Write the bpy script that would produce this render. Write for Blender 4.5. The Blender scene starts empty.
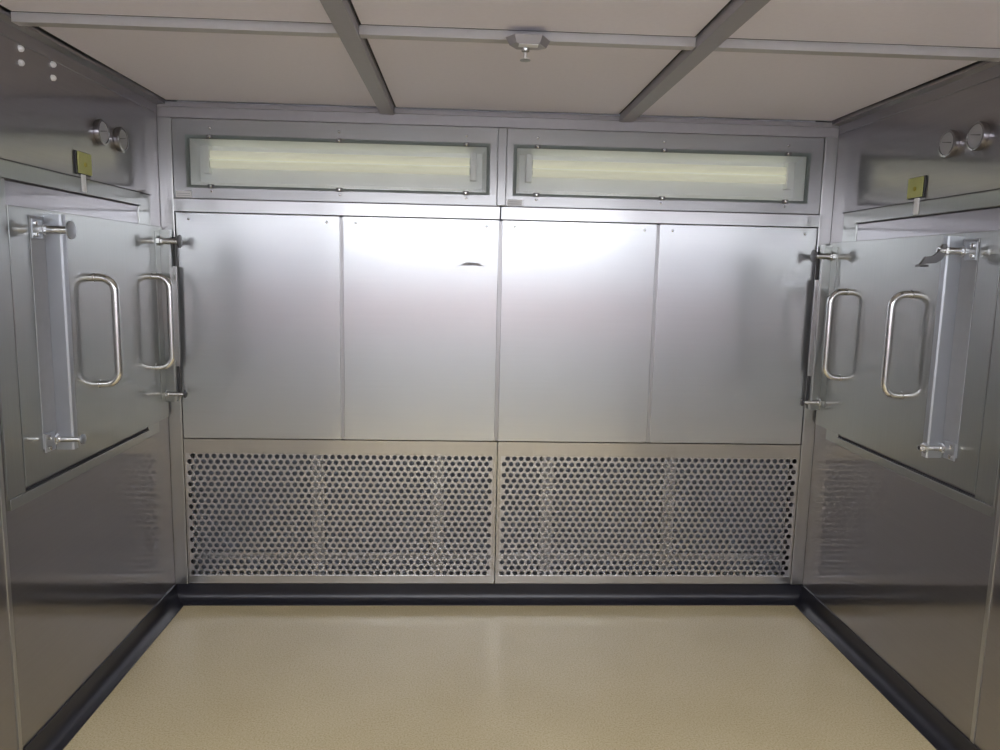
import bpy, bmesh, math, random
from mathutils import Vector, Matrix
random.seed(4)
S = bpy.context.scene
COL = S.collection

# ------------------------------------------------------------------ camera
W = 3.19; HX = W / 2; H = 2.40
YB = -4.40                      # the wall behind the camera
F_PX = 746.9
yaw, pit, rol = 0.0495, 0.1376, 0.0216
cy_, sy_ = math.cos(yaw), math.sin(yaw); cp, sp = math.cos(pit), math.sin(pit)
F = Vector((sy_ * cp, cy_ * cp, -sp)); R = Vector((cy_, -sy_, 0)); U = R.cross(F)
R2 = math.cos(rol) * R + math.sin(rol) * U
U2 = -math.sin(rol) * R + math.cos(rol) * U
cam_d = bpy.data.cameras.new('camera'); cam = bpy.data.objects.new('camera', cam_d); COL.objects.link(cam)
cam_d.sensor_width = 36; cam_d.lens = F_PX / 1000 * 36; cam_d.clip_start = 0.02
M = Matrix((R2, U2, -F)).transposed().to_4x4()
M.translation = Vector((-0.1783, -3.6197, 1.6671))
cam.matrix_world = M
S.camera = cam

# ------------------------------------------------------------------ world, exposure
wd = bpy.data.worlds.new('world'); S.world = wd; wd.use_nodes = True
wd.node_tree.nodes['Background'].inputs[0].default_value = (0.55, 0.58, 0.62, 1)
wd.node_tree.nodes['Background'].inputs[1].default_value = 0.3
S.view_settings.view_transform = 'Standard'; S.view_settings.look = 'None'
S.view_settings.exposure = 0.38; S.view_settings.gamma = 1; S.view_settings.use_curve_mapping = False
WALL_LIGHT = 4.2      # added, unseen lit fixtures on the wall behind the camera
CEIL_LIGHT = 8.0      # added, unseen ceiling light panels behind the camera
TUBE_LIGHT = 0.24     # the faintly glowing tubes over the back wall

# ------------------------------------------------------------------ materials
def new_mat(name):
    m = bpy.data.materials.new(name); m.use_nodes = True
    nt = m.node_tree; b = nt.nodes['Principled BSDF']
    return m, nt, b
def mat(name, col, rough=0.5, metal=0.0, emit=None, es=0.0, vary=0.0, scale=30, bump=0.0):
    m, nt, b = new_mat(name)
    b.inputs['Base Color'].default_value = (*col, 1); b.inputs['Roughness'].default_value = rough
    b.inputs['Metallic'].default_value = metal
    if emit: b.inputs['Emission Color'].default_value = (*emit, 1); b.inputs['Emission Strength'].default_value = es
    tc = nt.nodes.new('ShaderNodeTexCoord'); n = nt.nodes.new('ShaderNodeTexNoise'); n.inputs['Scale'].default_value = scale
    nt.links.new(tc.outputs['Object'], n.inputs['Vector'])
    if vary:
        mx = nt.nodes.new('ShaderNodeMix'); mx.data_type = 'RGBA'
        mx.inputs[6].default_value = (*[c * (1 - vary) for c in col], 1); mx.inputs[7].default_value = (*[min(1, c * (1 + vary)) for c in col], 1)
        nt.links.new(n.outputs['Fac'], mx.inputs[0]); nt.links.new(mx.outputs[2], b.inputs['Base Color'])
    if bump:
        bp = nt.nodes.new('ShaderNodeBump'); bp.inputs['Strength'].default_value = bump; bp.inputs['Distance'].default_value = 0.002
        nt.links.new(n.outputs['Fac'], bp.inputs['Height']); nt.links.new(bp.outputs[0], b.inputs['Normal'])
    return m
def steel(name, col, r_sharp, r_soft, mix, streak=(3, 3, 240), var=0.06, blotch=0.05):
    """brushed stainless: a sharp and a soft metal lobe, grain drawn out along one direction"""
    m, nt, b = new_mat(name); L = nt.links.new; N = nt.nodes.new
    tc = N('ShaderNodeTexCoord')
    mp = N('ShaderNodeMapping'); mp.inputs['Scale'].default_value = streak; L(tc.outputs['Object'], mp.inputs[0])
    n1 = N('ShaderNodeTexNoise'); n1.inputs['Scale'].default_value = 1; n1.inputs['Detail'].default_value = 3; L(mp.outputs[0], n1.inputs['Vector'])
    n2 = N('ShaderNodeTexNoise'); n2.inputs['Scale'].default_value = 2.2; n2.inputs['Detail'].default_value = 2; L(tc.outputs['Object'], n2.inputs['Vector'])
    ad = N('ShaderNodeMath'); ad.operation = 'MULTIPLY_ADD'; L(n1.outputs['Fac'], ad.inputs[0]); ad.inputs[1].default_value = var * 2; ad.inputs[2].default_value = 1 - var
    ad2 = N('ShaderNodeMath'); ad2.operation = 'MULTIPLY_ADD'; L(n2.outputs['Fac'], ad2.inputs[0]); ad2.inputs[1].default_value = blotch * 2; ad2.inputs[2].default_value = 1 - blotch
    ml = N('ShaderNodeMath'); ml.operation = 'MULTIPLY'; L(ad.outputs[0], ml.inputs[0]); L(ad2.outputs[0], ml.inputs[1])
    vm = N('ShaderNodeVectorMath'); vm.operation = 'SCALE'; vm.inputs[0].default_value = col; L(ml.outputs[0], vm.inputs['Scale'])
    L(vm.outputs[0], b.inputs['Base Color']); b.inputs['Metallic'].default_value = 1; b.inputs['Roughness'].default_value = r_soft
    b2 = N('ShaderNodeBsdfPrincipled'); b2.inputs['Metallic'].default_value = 1; b2.inputs['Roughness'].default_value = r_sharp
    L(vm.outputs[0], b2.inputs['Base Color'])
    ms = N('ShaderNodeMixShader'); ms.inputs[0].default_value = mix
    L(b.outputs[0], ms.inputs[1]); L(b2.outputs[0], ms.inputs[2])
    L(ms.outputs[0], nt.nodes['Material Output'].inputs['Surface'])
    return m

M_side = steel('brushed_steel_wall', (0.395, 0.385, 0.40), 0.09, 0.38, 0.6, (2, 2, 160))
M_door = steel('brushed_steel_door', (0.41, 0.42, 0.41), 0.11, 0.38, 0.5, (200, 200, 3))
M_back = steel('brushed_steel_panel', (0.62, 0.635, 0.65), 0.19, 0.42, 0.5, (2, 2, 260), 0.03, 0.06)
M_frame = steel('satin_steel_frame', (0.54, 0.54, 0.55), 0.18, 0.42, 0.4, (3, 3, 120), 0.03, 0.04)
M_plate = steel('dull_steel_fixture_plate', (0.40, 0.40, 0.405), 0.2, 0.45, 0.4, (3, 3, 120), 0.03, 0.04)
M_gframe = steel('grille_frame_steel', (0.56, 0.55, 0.535), 0.14, 0.38, 0.4, (3, 3, 120), 0.03, 0.05)
M_seam = steel('seam_steel', (0.45, 0.45, 0.46), 0.3, 0.45, 0.3, (150, 150, 2), 0.03, 0.04)
M_post = steel('satin_steel_post', (0.52, 0.52, 0.52), 0.18, 0.40, 0.4, (150, 150, 2), 0.03, 0.04)
M_grille = steel('perforated_steel', (0.66, 0.66, 0.68), 0.2, 0.45, 0.4, (30, 30, 30), 0.03, 0.05)
M_chrome = mat('polished_steel', (0.82, 0.82, 0.81), 0.24, 1.0, vary=0.03)
M_bar = mat('satin_aluminium', (0.42, 0.44, 0.47), 0.38, 0.8, vary=0.04, scale=8)
M_darkmetal = mat('dark_zinc', (0.15, 0.15, 0.155), 0.45, 0.6, vary=0.2)
M_grid = mat('grey_anodised_grid', (0.37, 0.36, 0.385), 0.45, 0.3, vary=0.05)
M_gridl = mat('pale_painted_grid', (0.52, 0.51, 0.52), 0.5, 0.1, vary=0.05)
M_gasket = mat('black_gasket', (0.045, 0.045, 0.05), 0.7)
M_dgasket = mat('grey_green_gasket', (0.16, 0.19, 0.185), 0.5)
M_tile = mat('filter_mesh_white', (0.87, 0.84, 0.92), 0.8, vary=0.03, scale=60, bump=0.15)
M_cove = mat('black_rubber_cove', (0.016, 0.016, 0.022), 0.32, vary=0.2, scale=6)
M_white = mat('white_enamel', (0.95, 0.97, 0.955), 0.4, vary=0.03, scale=6)
M_tube = mat('fluorescent_tube', (0.66, 0.66, 0.52), 0.35, emit=(1, .975, 0.80), es=TUBE_LIGHT)
M_screw = mat('bright_screw', (0.85, 0.85, 0.85), 0.25, 1.0)
M_label = mat('white_label', (0.85, 0.86, 0.87), 0.5); M_ink = mat('grey_print', (0.42, 0.42, 0.45), 0.6)
M_filter = mat('grey_filter_media', (0.19, 0.21, 0.25), 0.8, vary=0.25, scale=12, bump=0.3)
M_support = mat('galvanised_support', (0.36, 0.37, 0.39), 0.5, 0.3, vary=0.06)
M_yellow = mat('yellow_plate', (0.50, 0.52, 0.19), 0.45, vary=0.06, scale=20)
M_black = mat('black_plastic', (0.02, 0.02, 0.02), 0.4)
M_gface = mat('gauge_dial_grey', (0.36, 0.36, 0.38), 0.35)
M_paint = mat('painted_wall_white', (0.78, 0.80, 0.84), 0.6, vary=0.04, scale=3)
M_refl_strip = mat('blue_grey_wainscot', (0.56, 0.62, 0.68), 0.5, vary=0.05, scale=4)
M_refl_band = mat('dusky_pink_band', (0.62, 0.42, 0.43), 0.6, vary=0.05, scale=4)
M_smudge = mat('scuffed_grey', (0.36, 0.365, 0.39), 0.5, vary=0.4, scale=80)
M_fix = mat('lit_diffuser', (0.9, 0.9, 0.9), 0.5, emit=(0.95, 0.98, 1.0), es=WALL_LIGHT)
M_cfix = mat('lit_ceiling_diffuser', (0.9, 0.9, 0.9), 0.5, emit=(0.95, 0.965, 1.04), es=CEIL_LIGHT)

def floor_mat():
    m, nt, b = new_mat('speckled_vinyl_floor'); L = nt.links.new; N = nt.nodes.new
    tc = N('ShaderNodeTexCoord')
    v = N('ShaderNodeTexNoise'); v.inputs['Scale'].default_value = 160; v.inputs['Detail'].default_value = 3; L(tc.outputs['Object'], v.inputs['Vector'])
    cr = N('ShaderNodeValToRGB'); e = cr.color_ramp.elements
    e[0].position = 0.33; e[0].color = (0.52, 0.42, 0.225, 1); e[1].position = 0.66; e[1].color = (0.68, 0.585, 0.36, 1)
    e2 = cr.color_ramp.elements.new(0.46); e2.color = (0.61, 0.51, 0.295, 1)
    L(v.outputs['Fac'], cr.inputs[0])
    n2 = N('ShaderNodeTexNoise'); n2.inputs['Scale'].default_value = 1.6; n2.inputs['Detail'].default_value = 4; L(tc.outputs['Object'], n2.inputs['Vector'])
    cr2 = N('ShaderNodeValToRGB'); f = cr2.color_ramp.elements
    f[0].position = 0.2; f[0].color = (0.90, 0.885, 0.85, 1); f[1].position = 0.8; f[1].color = (1.06, 1.07, 1.12, 1)
    L(n2.outputs['Fac'], cr2.inputs[0])
    mx = N('ShaderNodeMix'); mx.data_type = 'RGBA'; mx.blend_type = 'MULTIPLY'; mx.inputs[0].default_value = 1
    L(cr.outputs[0], mx.inputs[6]); L(cr2.outputs[0], mx.inputs[7]); L(mx.outputs[2], b.inputs['Base Color'])
    ro = N('ShaderNodeMath'); ro.operation = 'MULTIPLY_ADD'; L(n2.outputs['Fac'], ro.inputs[0]); ro.inputs[1].default_value = 0.12; ro.inputs[2].default_value = 0.16
    L(ro.outputs[0], b.inputs['Roughness'])
    bp = N('ShaderNodeBump'); bp.inputs['Strength'].default_value = 0.08; bp.inputs['Distance'].default_value = 0.001
    L(v.outputs['Fac'], bp.inputs['Height']); L(bp.outputs[0], b.inputs['Normal'])
    return m
M_floor = floor_mat()
def glass_mat():
    m = bpy.data.materials.new('fixture_glass'); m.use_nodes = True; nt = m.node_tree; nt.nodes.clear(); L = nt.links.new; N = nt.nodes.new
    o = N('ShaderNodeOutputMaterial'); t = N('ShaderNodeBsdfTransparent'); t.inputs[0].default_value = (0.98, 0.985, 0.98, 1)
    g = N('ShaderNodeBsdfGlossy'); g.inputs['Roughness'].default_value = 0.08
    fr = N('ShaderNodeFresnel'); fr.inputs[0].default_value = 1.5
    ms = N('ShaderNodeMixShader'); L(fr.outputs[0], ms.inputs[0]); L(t.outputs[0], ms.inputs[1]); L(g.outputs[0], ms.inputs[2]); L(ms.outputs[0], o.inputs[0])
    return m
M_glass = glass_mat()

# ------------------------------------------------------------------ helpers
def obj(name, bm, m, parent=None, smooth=False):
    me = bpy.data.meshes.new(name); bmesh.ops.recalc_face_normals(bm, faces=bm.faces); bm.to_mesh(me); bm.free()
    me.materials.append(m)
    if smooth:
        for p in me.polygons: p.use_smooth = True
        try: me.set_sharp_from_angle(angle=math.radians(35))
        except Exception: pass
    o = bpy.data.objects.new(name, me); COL.objects.link(o)
    if parent: o.parent = parent
    return o
def struct(name, bm, m, parent=None, **k):
    o = obj(name, bm, m, parent, **k)
    if not parent: o['kind'] = 'structure'
    return o
def tag(o, label, cat, group=None):
    o['label'] = label; o['category'] = cat
    if group: o['group'] = group
    return o
def thing(name, label, cat, loc=(0, 0, 0), group=None, rotz=0):
    o = bpy.data.objects.new(name, None); COL.objects.link(o); o.location = loc; o.rotation_euler = (0, 0, rotz)
    o.empty_display_size = 0.05
    return tag(o, label, cat, group)
def bx(bm, x0, x1, y0, y1, z0, z1, bev=0.0):
    vs = [bm.verts.new((x, y, z)) for x in (x0, x1) for y in (y0, y1) for z in (z0, z1)]
    fs = [bm.faces.new([vs[i] for i in q]) for q in ((0, 1, 3, 2), (4, 6, 7, 5), (0, 4, 5, 1), (2, 3, 7, 6), (0, 2, 6, 4), (1, 5, 7, 3))]
    bmesh.ops.recalc_face_normals(bm, faces=fs)
    if bev:
        es = list({e for f in fs for e in f.edges})
        bmesh.ops.bevel(bm, geom=es, offset=bev, segments=2, affect='EDGES', profile=0.6)
    return bm
def box(*a, bev=0.0): return bx(bmesh.new(), *a, bev=bev)
def tube(bm, pts, r, n=12, caps=True):
    pts = [Vector(p) for p in pts]; rings = []
    prev = None
    for i, p in enumerate(pts):
        t = (pts[min(i + 1, len(pts) - 1)] - pts[max(i - 1, 0)]).normalized()
        a = prev if prev else (Vector((0, 0, 1)) if abs(t.z) < .9 else Vector((1, 0, 0)))
        u = (a - t * a.dot(t)).normalized(); v = t.cross(u); prev = u
        rr = r[i] if isinstance(r, (list, tuple)) else r
        rings.append([bm.verts.new(p + u * rr * math.cos(2 * math.pi * k / n) + v * rr * math.sin(2 * math.pi * k / n)) for k in range(n)])
    for a, b in zip(rings, rings[1:]):
        for k in range(n): bm.faces.new((a[k], a[(k + 1) % n], b[(k + 1) % n], b[k]))
    if caps: bm.faces.new(rings[0][::-1]); bm.faces.new(rings[-1])
    return bm
def lathe(bm, axis_o, axis, prof, n=24):
    """prof: list of (distance along axis, radius); closed at both ends"""
    o = Vector(axis_o); t = Vector(axis).normalized()
    a = Vector((0, 0, 1)) if abs(t.z) < .9 else Vector((1, 0, 0)); u = (a - t * a.dot(t)).normalized(); v = t.cross(u)
    rings = [[bm.verts.new(o + t * d + (u * math.cos(2 * math.pi * k / n) + v * math.sin(2 * math.pi * k / n)) * max(r, 1e-4)) for k in range(n)] for d, r in prof]
    for p, q in zip(rings, rings[1:]):
        for k in range(n): bm.faces.new((p[k], p[(k + 1) % n], q[(k + 1) % n], q[k]))
    bm.faces.new(rings[0][::-1]); bm.faces.new(rings[-1]); return bm
def prism(bm, pts, axis, a0, a1):
    """extrude a 2-D outline along an axis: axis 'x' -> pts (y,z); 'y' -> (x,z); 'z' -> (x,y)"""
    def P(p, a): return {'x': (a, p[0], p[1]), 'y': (p[0], a, p[1]), 'z': (p[0], p[1], a)}[axis]
    A = [bm.verts.new(P(p, a0)) for p in pts]; B = [bm.verts.new(P(p, a1)) for p in pts]; n = len(pts)
    bm.faces.new(A[::-1]); bm.faces.new(B)
    for i in range(n): bm.faces.new((A[i], A[(i + 1) % n], B[(i + 1) % n], B[i]))
    return bm
def ring_frame(bm, x0, x1, z0, z1, ix0, ix1, iz0, iz1, y0, y1):
    """rectangular frame with an opening, in the x-z plane; four mitred pieces as one closed solid"""
    O = [(x0, z0), (x1, z0), (x1, z1), (x0, z1)]; I = [(ix0, iz0), (ix1, iz0), (ix1, iz1), (ix0, iz1)]
    v = {}
    for k in range(4):
        for nm, src in (('O', O), ('I', I)):
            for j, y in ((0, y0), (1, y1)): v[nm, k, j] = bm.verts.new((src[k][0], y, src[k][1]))
    for k in range(4):
        l = (k + 1) % 4
        for q in ((('O', k, 0), ('O', l, 0), ('I', l, 0), ('I', k, 0)), (('O', k, 1), ('I', k, 1), ('I', l, 1), ('O', l, 1)),
                  (('O', k, 0), ('O', k, 1), ('O', l, 1), ('O', l, 0)), (('I', k, 0), ('I', l, 0), ('I', l, 1), ('I', k, 1))):
            bm.faces.new([v[t] for t in q])
    return bm

# ------------------------------------------------------------------ the room shell
struct('floor', box(-HX - .1, HX + .1, YB - .1, .45, -.1, 0), M_floor)
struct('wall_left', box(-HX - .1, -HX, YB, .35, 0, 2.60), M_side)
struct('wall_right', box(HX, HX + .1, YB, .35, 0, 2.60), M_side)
struct('wall_rear', box(-HX, HX, .25, .35, 0, 2.60), M_paint)
struct('wall_front', box(-HX - .1, HX + .1, YB - .1, YB, 0, 2.60), M_paint)
struct('trim_front', box(-HX + .06, HX - .06, YB, YB + .03, .0, 1.02, bev=.004), M_refl_strip)  # strip and band added on the unseen wall as tones for the steel to reflect
struct('trim_front_band', box(-HX + .001, HX - .001, YB, YB + .012, 1.021, 1.50, bev=.003), M_refl_band)
struct('ceiling', box(-HX - .1, HX + .1, YB - .1, .45, 2.60, 2.70), M_paint)

# black coving: a rubber strip with a curved toe
def cove_outline(d0=0.0):
    pts = [(0, 0), (0, .092), (.006, .092), (.008, .060)]
    for k in range(1, 8):
        a = math.pi / 2 * k / 8; pts.append((.008 + .038 * (1 - math.cos(a)), .060 - .052 * math.sin(a) ** 1.0))
    pts += [(.056, .004), (.056, 0)]
    return pts
struct('baseboard_rear', prism(bmesh.new(), [(-d + .0, z) for d, z in cove_outline()], 'x', -HX, HX), M_cove, smooth=True)
struct('baseboard_left', prism(bmesh.new(), [(-HX + d, z) for d, z in cove_outline()], 'y', YB + .002, -.0005), M_cove, smooth=True)
struct('baseboard_right', prism(bmesh.new(), [(HX - d, z) for d, z in cove_outline()], 'y', YB + .002, -.0005), M_cove, smooth=True)

# back-wall posts, header and ledge
struct('trim_1', box(-HX, -HX + .062, -.010, .03, .092, 2.335, bev=.003), M_post)
struct('trim_2', box(HX - .062, HX, -.010, .03, .092, 2.335, bev=.003), M_post)
bm = bmesh.new()                                   # header channel under the ceiling
prism(bm, [(-.023, 2.380), (-.023, 2.40), (.03, 2.40), (.03, 2.335), (-.006, 2.335), (-.010, 2.380)], 'x', -HX + .0005, HX - .0005)
struct('trim_3', bm, M_grid)
for i, (a, b) in enumerate(((-1.532, -.018), (-.010, 1.532))):   # folded ledge over the access panels
    struct('trim_%d' % (4 + i), prism(bmesh.new(), [(-.016, 1.913), (.03, 1.913), (.03, 1.9755), (-.006, 1.9755), (-.016, 1.969)], 'x', a, b), M_frame)
struct('trim_6', box(-.032, .010, -.004, .03, 1.9765, 2.334, bev=.003), M_plate)
# angle trims between side walls and ceiling
struct('trim_7', prism(bmesh.new(), [(-HX, 2.348), (-HX + .006, 2.348), (-HX + .010, 2.385), (-HX + .045, 2.389), (-HX + .045, 2.40), (-HX, 2.40)], 'y', YB + .001, -.024), M_side)
struct('trim_8', prism(bmesh.new(), [(HX, 2.348), (HX - .006, 2.348), (HX - .010, 2.385), (HX - .045, 2.389), (HX - .045, 2.40), (HX, 2.40)], 'y', YB + .001, -.024), M_side)
# vertical joint battens on the side walls
struct('trim_9', box(-HX, -HX + .004, -1.330, -1.312, .093, 2.334, bev=.001), M_post)
struct('trim_10', box(HX - .004, HX, -1.330, -1.312, .093, 2.334, bev=.001), M_post)

# ceiling grid
rows = [-.024, -1.165, -2.265, -3.365, YB]
cols = [-HX + .046, -.545, .566, HX - .046]
n_t = 11
for X in (-.545, .566):
    struct('trim_%d' % n_t, box(X - .031, X + .031, YB + .001, -.024, 2.372, 2.41, bev=.002), M_grid); n_t += 1
for Y in rows[1:4]:
    for a, b in ((cols[0], -.577), (-.513, .534), (.598, cols[3])):
        bm = bmesh.new(); prism(bm, [(Y - .022, 2.379), (Y + .018, 2.379), (Y + .025, 2.384), (Y + .025, 2.41), (Y - .022, 2.41)], 'x', a, b)
        struct('trim_%d' % n_t, bm, M_gridl); n_t += 1
where = {(0, 0): 'at the back left corner over the left light window', (0, 1): 'at the back middle between the two long bars',
         (0, 2): 'at the back right corner over the right light window',
         (1, 0): 'nearer left, cut off by the top edge, left of the left bar', (1, 1): 'nearer middle, cut off by the top edge above the nozzle',
         (1, 2): 'nearer right, cut off by the top edge, right of the right bar'}
for r in range(4):
    for c in range(3):
        y1, y0 = rows[r] - (.004 if r == 0 else .026), rows[r + 1] + (.030 if r < 3 else .01)
        x0 = cols[c] + (.002 if c == 0 else .033); x1 = cols[c + 1] - (.002 if c == 2 else .033)
        if r < 2:
            t = thing('ceiling_filter_panel', 'off-white flat ceiling filter panel ' + where[r, c], 'ceiling panel', ((x0 + x1) / 2, (y0 + y1) / 2, 2.405), 'white ceiling filter panels')
            hx, hy = (x1 - x0) / 2, (y1 - y0) / 2
            obj('panel', box(-hx + .006, hx - .006, -hy + .006, hy - .006, 0, .03, bev=.002), M_tile, t)
            bm = bmesh.new(); g = .006
            for q in ((-hx, hx, -hy, -hy + g), (-hx, hx, hy - g, hy), (-hx, -hx + g, -hy + g, hy - g), (hx - g, hx, -hy + g, hy - g)): bx(bm, *q, .001, .03)
            obj('gasket', bm, M_gasket, t)
        elif r == 3:  # out-of-view ceiling lights, added to brighten the room
            t = thing('ceiling_light', 'lit flush ceiling light panel behind the viewer, ' + ('left', 'middle', 'right')[c] + ' of the row', 'light', ((x0 + x1) / 2, (y0 + y1) / 2, 2.405))
            hx, hy = (x1 - x0) / 2, (y1 - y0) / 2
            obj('diffuser', box(-hx + .03, hx - .03, -hy + .03, hy - .03, .002, .03), M_cfix, t)
            bm = bmesh.new(); g = .028
            for q in ((-hx, hx, -hy, -hy + g), (-hx, hx, hy - g, hy), (-hx, -hx + g, -hy + g, hy - g), (hx - g, hx, -hy + g, hy - g)): bx(bm, *q, 0, .03)
            obj('frame', bm, M_gridl, t)
        else:
            struct('ceiling', box(x0, x1, y0, y1, 2.405, 2.43), M_tile)

# ------------------------------------------------------------------ light fixtures high on the back wall
def light_fixture(x0, x1, label, lit=False, group='long light windows on the back wall', y=0.0, flip=False, sh=0.0):
    cx = (x0 + x1) / 2; hw = (x1 - x0) / 2; z0, z1 = 1.9765, 2.333
    t = thing('light_fixture', label, 'light fixture', (cx, y, z0), group, math.pi if flip else 0)
    wz0, wz1 = 2.024 - z0, 2.260 - z0; ww = hw - .046
    obj('face_plate', ring_frame(bmesh.new(), -hw, hw, 0, z1 - z0, -ww + sh, ww + sh, wz0, wz1, 0, .012), M_plate, t)
    g = obj('window_gasket', ring_frame(bmesh.new(), sh - ww, sh + ww, wz0, wz1, sh - ww + .016, sh + ww - .016, wz0 + .011, wz1 - .015, -.006, .008), M_dgasket, t)
    obj('glass_pane', box(sh - ww + .0155, sh + ww - .0155, .001, .005, wz0 + .0105, wz1 - .0145), M_fix if lit else M_glass, t)
    if lit: return t
    # housing: open box behind the glass, sloping reflector sides
    bm = bmesh.new(); a = ww - .004; b0, b1 = wz0 + .004, wz1 - .004; d = .085; s = .030
    Fv = [bm.verts.new(p) for p in ((sh - a, .0125, b0), (sh + a, .0125, b0), (sh + a, .0125, b1), (sh - a, .0125, b1))]
    Bv = [bm.verts.new(p) for p in ((sh - a + s, d, b0 + s), (sh + a - s, d, b0 + s), (sh + a - s, d, b1 - s), (sh - a + s, d, b1 - s))]
    for k in range(4): bm.faces.new((Fv[k], Fv[(k + 1) % 4], Bv[(k + 1) % 4], Bv[k]))
    bm.faces.new(Bv)
    Fo = [bm.verts.new(v.co + Vector((0, 0, 0))) for v in Fv]
    ho = obj('housing', bm, M_white, t)
    sm = ho.modifiers.new('thickness', 'SOLIDIFY'); sm.thickness = .002; sm.offset = -1
    zc = (wz0 + wz1) / 2 + .014
    for k in (-1, 1):
        tb = obj('lamp_tube', tube(bmesh.new(), [(sh - ww + .095, .055, zc + .004 + k * .0215), (sh + ww - .095, .055, zc + .004 + k * .0215)], .019, 16), M_tube, t, smooth=True)
    for s_ in (-1, 1):
        X = sh + s_ * (ww - .078)
        sk = obj('lamp_socket', box(X - .015, X + .015, .028, d - .003, zc - .062, zc + .066, bev=.004), M_white, t)
        for k in (-1, 1): obj('contact', lathe(bmesh.new(), (X - s_ * .014, .055, zc + .004 + k * .0215), (-s_, 0, 0), [(0, .017), (.010, .017)], 12), M_darkmetal, sk)
    for xx in (sh - ww + .112, sh, sh + ww - .112):
        for zz, up in ((wz1 - .008, 1), (wz0 + .006, -1)):
            cl = obj('clip', box(xx - .015, xx + .015, -.012, -.0062, zz - .009, zz + .009, bev=.002), M_darkmetal, t)
            obj('screw', lathe(bmesh.new(), (xx, -.012, zz), (0, -1, 0), [(0, .0082), (.003, .0075), (.006, .004)], 12), M_screw, cl)
            obj('screw', lathe(bmesh.new(), (xx, 0, zz + up * .040 if up > 0 else wz0 - .016), (0, -1, 0), [(-.0005, .0058), (.003, .0048), (.0045, .002)], 12), M_screw, t)
    lb = obj('label_sticker', box(-hw + .006, -hw + .078, -.0012, 0, .001, .030), M_label, t)
    bm = bmesh.new()
    for zz in (.009, .018): bx(bm, -hw + .010, -hw + .072, -.0016, -.0012, zz, zz + .0025)
    obj('print', bm, M_ink, lb)
    return t
light_fixture(-1.531, -.034, 'long recessed light window with cream tubes behind glass, left half of back wall', sh=.0125)
light_fixture(.012, 1.531, 'long recessed light window with cream tubes behind glass, right half of back wall', sh=-.0155)
light_fixture(-1.531, -.034, 'lit long light window behind the viewer, on the viewer\'s left', True, None, YB + .014, True)  # this pair is added out of view to light the steel and show in it
light_fixture(.012, 1.531, 'lit long light window behind the viewer, on the viewer\'s right', True, None, YB + .014, True)

# ------------------------------------------------------------------ access panels
P = [(-1.531, -.773, 0), (-.757, -.019, 0), (-.003, .743, 0), (.759, 1.531, 0)]
for k, X in enumerate((-.765, -.011, .751)):
    struct('trim_%d' % (n_t + k), box(X - .014, X + .014, .0045, .03, .836, 1.904), M_seam)
PL = ['brushed steel access panel at far left of back wall beside the left hatch',
      'brushed steel access panel with small dark scuff near its top, left of centre seam',
      'brushed steel access panel on back wall just right of the centre seam',
      'brushed steel access panel at far right of back wall beside the right hatch']
for (x0, x1, _), lb in zip(P, PL):
    hw = (x1 - x0) / 2
    t = thing('access_cover', lb, 'wall panel', ((x0 + x1) / 2, 0, .834), 'brushed steel access panels on the back wall')
    obj('panel_sheet', box(-hw, hw, 0, .025, 0, 1.0755, bev=.0025), M_back, t)
    for xx in (-hw + .06, hw - .06):
        obj('screw', lathe(bmesh.new(), (xx, 0, 1.045), (0, -1, 0), [(-.0005, .007), (.003, .006), (.005, .003)], 12), M_screw, t)
    if 'scuff' in lb:
        sc = obj('scuff_mark', prism(bmesh.new(), [(-.06 + .243, .858), (-.045 + .243, .866), (-.025 + .243, .874), (.028 + .243, .873), (.045 + .243, .862), (.066 + .243, .856), (.01 + .243, .858)], 'y', -.0008, .0), M_smudge, t)
        sc['label'] = 'small dark grey scuff'

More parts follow.
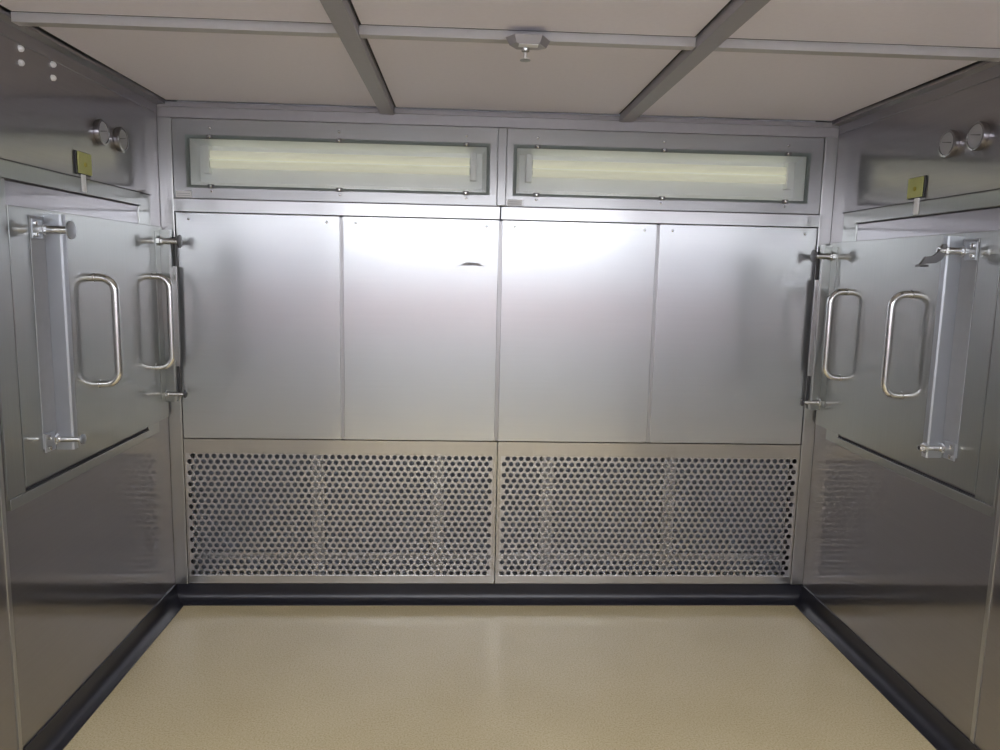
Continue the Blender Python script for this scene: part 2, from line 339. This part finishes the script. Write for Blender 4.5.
# ------------------------------------------------------------------ return air grilles
def perforated(x0, x1, z0, z1, ny, nz, pitch, r, y0, y1):
    """sheet with staggered round holes; each cell a square ring around its hole"""
    bm = bmesh.new(); rh = (z1 - z0) / nz; n = 12
    def sq(k, w, h):
        a = 2 * math.pi * (k + .5) / n; c, s = math.cos(a), math.sin(a); q = max(abs(c), abs(s))
        return (c / q * w / 2, s / q * h / 2)
    for j in range(nz):
        zc = z0 + (j + .5) * rh; off = pitch / 2 if j % 2 else 0
        m = int((x1 - x0 - off) / pitch)
        xs = x0 + off
        ends = [x0] if off else []
        for i in range(m):
            xc = xs + (i + .5) * pitch
            I0, O0, I1, O1 = [], [], [], []
            for k in range(n):
                a = 2 * math.pi * (k + .5) / n; ci, si = math.cos(a) * r, math.sin(a) * r; co, so = sq(k, pitch, rh)
                I0.append(bm.verts.new((xc + ci, y0, zc + si))); O0.append(bm.verts.new((xc + co, y0, zc + so)))
                I1.append(bm.verts.new((xc + ci, y1, zc + si)))
            for k in range(n):
                l = (k + 1) % n
                a0, a1 = 2 * math.pi * (k + .5) / n, 2 * math.pi * (k + 1.5) / n
                # corner vertex between the two when they sit on different sides
                p, q = O0[k], O0[l]
                dx, dz = p.co.x - xc, p.co.z - zc; ex, ez = q.co.x - xc, q.co.z - zc
                onx = lambda u: abs(abs(u) - pitch / 2) < 1e-6
                if onx(dx) != onx(ex):
                    cx_ = dx if onx(dx) else ex; cz_ = ez if onx(dx) else dz
                    cv = bm.verts.new((xc + cx_, y0, zc + cz_)); bm.faces.new((I0[k], p, cv, q, I0[l]))
                else: bm.faces.new((I0[k], p, q, I0[l]))
                bm.faces.new((I0[k], I0[l], I1[l], I1[k]))
        if off: bm.faces.new([bm.verts.new(p) for p in ((x0, y0, zc - rh / 2), (x0 + off, y0, zc - rh / 2), (x0 + off, y0, zc + rh / 2), (x0, y0, zc + rh / 2))])
        xe = xs + m * pitch
        if x1 - xe > 1e-4: bm.faces.new([bm.verts.new(p) for p in ((xe, y0, zc - rh / 2), (x1, y0, zc - rh / 2), (x1, y0, zc + rh / 2), (xe, y0, zc + rh / 2))])
    return bm
for (x0, x1, a, b, lb, sup) in ((-1.531, -.0065, .007, .016, 'perforated steel return air grille low on left half of back wall', (-.900, -.300)),
                           (-.0015, 1.531, .016, .007, 'perforated steel return air grille low on right half of back wall', (.257, .888))):
    hw = (x1 - x0) / 2; cx = (x0 + x1) / 2
    t = thing('return_air_grille', lb, 'grille', (cx, 0, .094), 'perforated return air grilles')
    iz0, iz1 = .040, .665
    obj('grille_frame', ring_frame(bmesh.new(), -hw, hw, 0, .736, -hw + a, hw - b, iz0, iz1, -.002, .022), M_gframe, t)
    n = 44; pitch = (2 * hw - a - b) / (n + .5)
    obj('perforated_sheet', perforated(-hw + a, hw - b, iz0, iz1, n, 22, pitch, .0122, .001, .004), M_grille, t)
    pf = thing('air_filter', 'x', 'filter', (cx, .10, .094)); 
    pf['label'] = 'grey air filter bank seen through the holes of the %s grille' % ('left' if cx < 0 else 'right')
    obj('filter_media', box(-hw + .01, hw - .01, 0, .05, .02, .70), M_filter, pf)
    bm = bmesh.new()
    for s in sup: bx(bm, s - .032 - cx, s + .032 - cx, -.035, -.001, .02, .70)
    bx(bm, -hw + .01, hw - .01, -.024, -.012, .095, .135)
    obj('support_strip', bm, M_support, pf)

# ------------------------------------------------------------------ side hatches (left built, right mirrored)
def mirror_bm(bm, s):
    if s < 0: return bm
    for v in bm.verts: v.co.x = -v.co.x
    return bm
def d_handle(s, y, z0, z1, parent):
    # local: wall face at x=0, room on the side of -s ... built for the left wall (room at +x) then mirrored
    pts = []; d = .087; rc = .052
    pts.append((.010, y, z1)); 
    for k in range(0, 7):
        a = math.pi / 2 * k / 6; pts.append((d - rc + rc * math.sin(a), y, z1 - rc + rc * math.cos(a)))
    for k in range(0, 7):
        a = math.pi / 2 * k / 6; pts.append((d - rc + rc * math.cos(a), y, z0 + rc - rc * math.sin(a)))
    pts.append((.010, y, z0))
    h = obj('handle', mirror_bm(tube(bmesh.new(), pts, .0145, 14), s), M_chrome, parent, smooth=True)
    return h
def hatch(s, handles, label):
    """s=-1 left wall, +1 right wall; local x points from the wall into the room before mirroring"""
    t = thing('access_hatch', label, 'hatch door', (s * HX, 0, .88), 'steel access hatches in the side walls')
    Z = -.88; mb = lambda bm: mirror_bm(bm, s)
    # frame: header rail, sill rail, two jambs
    bm = bmesh.new()
    bx(bm, 0, .016, -1.300, -.255, 1.917 + Z, 1.971 + Z, bev=.002)
    bx(bm, 0, .014, -1.300, -.255, .893 + Z, .929 + Z, bev=.002)
    bx(bm, 0, .008, -1.300, -1.2095, .929 + Z, 1.917 + Z, bev=.002)
    bx(bm, 0, .005, -.255, -.135, .893 + Z, 1.971 + Z, bev=.001)
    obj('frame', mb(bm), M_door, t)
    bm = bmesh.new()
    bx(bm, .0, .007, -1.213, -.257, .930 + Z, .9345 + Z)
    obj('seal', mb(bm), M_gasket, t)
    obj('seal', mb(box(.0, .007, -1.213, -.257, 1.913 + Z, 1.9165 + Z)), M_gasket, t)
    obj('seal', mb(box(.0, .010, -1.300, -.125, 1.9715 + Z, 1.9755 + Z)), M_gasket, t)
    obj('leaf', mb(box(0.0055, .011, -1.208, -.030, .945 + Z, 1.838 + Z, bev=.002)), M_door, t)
    for y, a, b in handles: 
        h = d_handle(s, y, a + Z, b + Z, t)
        for zz in (a + Z, b + Z):
            obj('handle_foot', mb(lathe(bmesh.new(), (.011, y, zz), (1, 0, 0), [(-.0005, .0165), (.002, .0165), (.003, .0145)], 16)), M_chrome, h, smooth=True)
    for ci, y in enumerate((-1.010, -.055)):
        # clamp bar: a folded channel standing off the leaf
        z0, z1 = 1.022 + Z, 1.825 + Z
        mt = M_bar if ci == 0 else M_door
        q = .068 if ci == 0 else .058; out = [(.011, y - .006), (q - .006, y - .006), (q, y - .002), (q, y + .024), (q - .006, y + .024), (q - .006, y + .004), (.020, y + .004), (.020, y + .03), (.011, y + .03)]
        cb = obj('clamp_bar', mb(prism(bmesh.new(), out, 'z', z0, z1)), mt, t)
        bm = bmesh.new(); bx(bm, .011, .0145, y - (.090 if ci == 0 else .060), y - .007, z0 + .02, z1 - .01, bev=.001)
        obj('hinge_plate', mb(bm), M_support if ci == 0 else mt, cb)
        if ci == 1:
            obj('seal_strip', mb(box(.014, .066, y + .0245, y + .036, z0 + .03, z1 - .03, bev=.003)), M_gasket, cb)  # dark strip added so the back panel mirrors a dark edge here
            obj('edge_strip', mb(box(.052, .078, y + .006, y + .014, 1.19 + Z, 1.66 + Z, bev=.002)), M_post, cb)
        for zz, big in ((1.062 + Z, 0), (1.773 + Z, 1)):
            yy = y - .018
            rd = obj('clamp_rod', mb(tube(bmesh.new(), [(.011, yy, zz), (.108, yy, zz)], .0135 if big else .010, 12)), M_chrome, t, smooth=True)
            bm = bmesh.new()
            lathe(bm, (.011, yy, zz), (1, 0, 0), [(0, .021), (.010, .021), (.012, .015), (.020, .015)], 6)
            obj('hex_nut', mb(bm), M_chrome, rd)
            bm = bmesh.new()
            if s < 0 or ci == 1:
                lathe(bm, (.100, yy, zz), (1, 0, 0), [(0, .012), (.003, .030 if big else .018), (.009, .030 if big else .018), (.013, .012)], 20)
                obj('end_knob', mb(bm), M_bar if ci == 0 else M_darkmetal, rd, smooth=True)
            else:
                lathe(bm, (.078, yy, zz), (1, 0, 0), [(0, .013), (.004, .020), (.012, .020), (.014, .012), (.022, .014), (.030, .008)], 6)
                obj('end_knob', mb(bm), M_chrome, rd)
            # pivot bracket with bolts beside the bar
            if ci: continue
            bm = bmesh.new(); bx(bm, .0146, .021, y - .090, y - .030, zz - .032, zz + .032, bev=.002)
            br = obj('pivot_bracket', mb(bm), M_bar, rd)
            for q in (-.018, .018):
                obj('bolt', mb(lathe(bmesh.new(), (.021, y - .075, zz + q), (1, 0, 0), [(0, .008), (.008, .008), (.010, .004)], 6)), M_chrome, br)
        if s > 0 and ci == 0:
            # dark lever on the end of the upper rod
            zz = 1.773 + Z; yy = y - .024
            out = [(.088, zz + .024), (.100, zz + .022), (.112, zz - .004), (.132, zz - .020), (.160, zz - .022), (.166, zz - .034), (.176, zz - .050), (.150, zz - .046), (.120, zz - .044), (.098, zz - .030), (.086, zz - .006)]
            lv = obj('lever', mb(prism(bmesh.new(), out, 'y', yy - .006, yy + .006)), M_darkmetal, t)
            lv['label'] = 'dark curved lever'
            obj('lever_foot', mb(box(.152, .182, yy - .016, yy + .016, zz - .058, zz - .050, bev=.002)), M_darkmetal, lv)
    return t
hatch(-1, [(-.692, 1.203, 1.612), (-.160, 1.200, 1.612)], 'steel access hatch with two D handles in the left side wall')
hatch(1, [(-.735, 1.208, 1.612), (-.235, 1.208, 1.608)], 'steel access hatch with two D handles and dark lever in the right side wall')

# ------------------------------------------------------------------ yellow switch plates, gauges, fasteners
for s, y, lb in ((-1, -.715, 'square yellow plate on black box above the left hatch header'), (1, -.690, 'square yellow plate on black box above the right hatch header')):
    t = thing('switch_plate', lb, 'switch', (s * HX, y, 1.990), 'yellow plates on the side walls')
    mb = lambda bm: mirror_bm(bm, s)
    obj('back_box', mb(box(0, .007, -.053, .051, -.004, .080, bev=.002)), M_black, t)
    obj('face_plate', mb(box(.007, .012, -.047, .050, 0, .077, bev=.002)), M_yellow, t)
    obj('button', mb(lathe(bmesh.new(), (.012, 0, .034), (1, 0, 0), [(0, .009), (.004, .008), (.005, .003)], 16)), mat('ochre_button', (.40, .36, .06), .5), t)
    obj('cable_cover', mb(box(.0165, .023, -.048, -.020, -.068, -.005, bev=.003)), M_label, t)
for s, y, lb in ((-1, -.570, 'round pressure gauge on left wall, the nearer one above the hatch'), (-1, -.405, 'round pressure gauge on left wall, the one closer to the back corner'),
                 (1, -.872, 'round pressure gauge on right wall, the one closer to the back corner'), (1, -1.027, 'round pressure gauge on right wall, the nearer one by the photo edge')):
    t = thing('pressure_gauge', lb, 'gauge', (s * HX, y, 2.166), 'round pressure gauges on the side walls')
    mb = lambda bm: mirror_bm(bm, s)
    obj('bezel', mb(lathe(bmesh.new(), (0, 0, 0), (1, 0, 0), [(0, .048), (.012, .050), (.020, .048), (.021, .041), (.016, .040)], 32)), M_side, t, smooth=True)
    obj('dial', mb(lathe(bmesh.new(), (.0161, 0, 0), (1, 0, 0), [(0, .0398), (.001, .0398)], 32)), M_gface, t)
    obj('needle', mb(prism(bmesh.new(), [(-.026, .002), (.026, .010), (.027, .008), (-.025, -.002)], 'x', .0172, .0185)), M_darkmetal, t)
for y, z, lb in ((-1.070, 2.333, 'white round fastener high on left wall, upper of the pair nearest the photo edge'), (-1.073, 2.289, 'white round fastener high on left wall, lower of the pair nearest the photo edge'),
                 (-.882, 2.334, 'white round fastener high on left wall, upper of the pair nearer the back corner'), (-.887, 2.289, 'white round fastener high on left wall, lower of the pair nearer the back corner')):
    o = obj('wall_fastener', lathe(bmesh.new(), (0, 0, 0), (1, 0, 0), [(0, .010), (.006, .010), (.010, .008), (.013, .004)], 16), M_label, smooth=True)
    o.location = (-HX, y, z); tag(o, lb, 'fastener', 'white round fasteners high on the left wall')

# ------------------------------------------------------------------ nozzle under the middle cross bar
t = thing('ceiling_nozzle', 'small sprinkler nozzle on grey six-sided plate under the middle ceiling cross bar', 'sprinkler', (.006, -1.200, 2.3785))
hexo = [(-.070, -.012), (-.040, .040), (.040, .040), (.070, .012), (.040, -.050), (-.045, -.050)]
bm = bmesh.new()
top = [bm.verts.new((x, y, 0)) for x, y in hexo]; bot = [bm.verts.new((x * .82, y * .78, -.022)) for x, y in hexo]
bm.faces.new(top); bm.faces.new(bot[::-1])
for k in range(6): bm.faces.new((top[k], bot[k], bot[(k + 1) % 6], top[(k + 1) % 6]))
obj('mounting_plate', bm, M_grid, t)
obj('label_plate', box(-.030, .030, -.034, -.002, -.0245, -.022, bev=.001), M_label, t)
obj('nozzle', lathe(bmesh.new(), (-.006, .018, -.022), (0, 0, -1), [(0, .014), (.008, .013), (.012, .007), (.034, .006)], 16), M_chrome, t, smooth=True)
obj('deflector', lathe(bmesh.new(), (-.006, .018, -.056), (0, 0, -1), [(0, .016), (.002, .017), (.004, .006)], 16), M_bar, t, smooth=True)
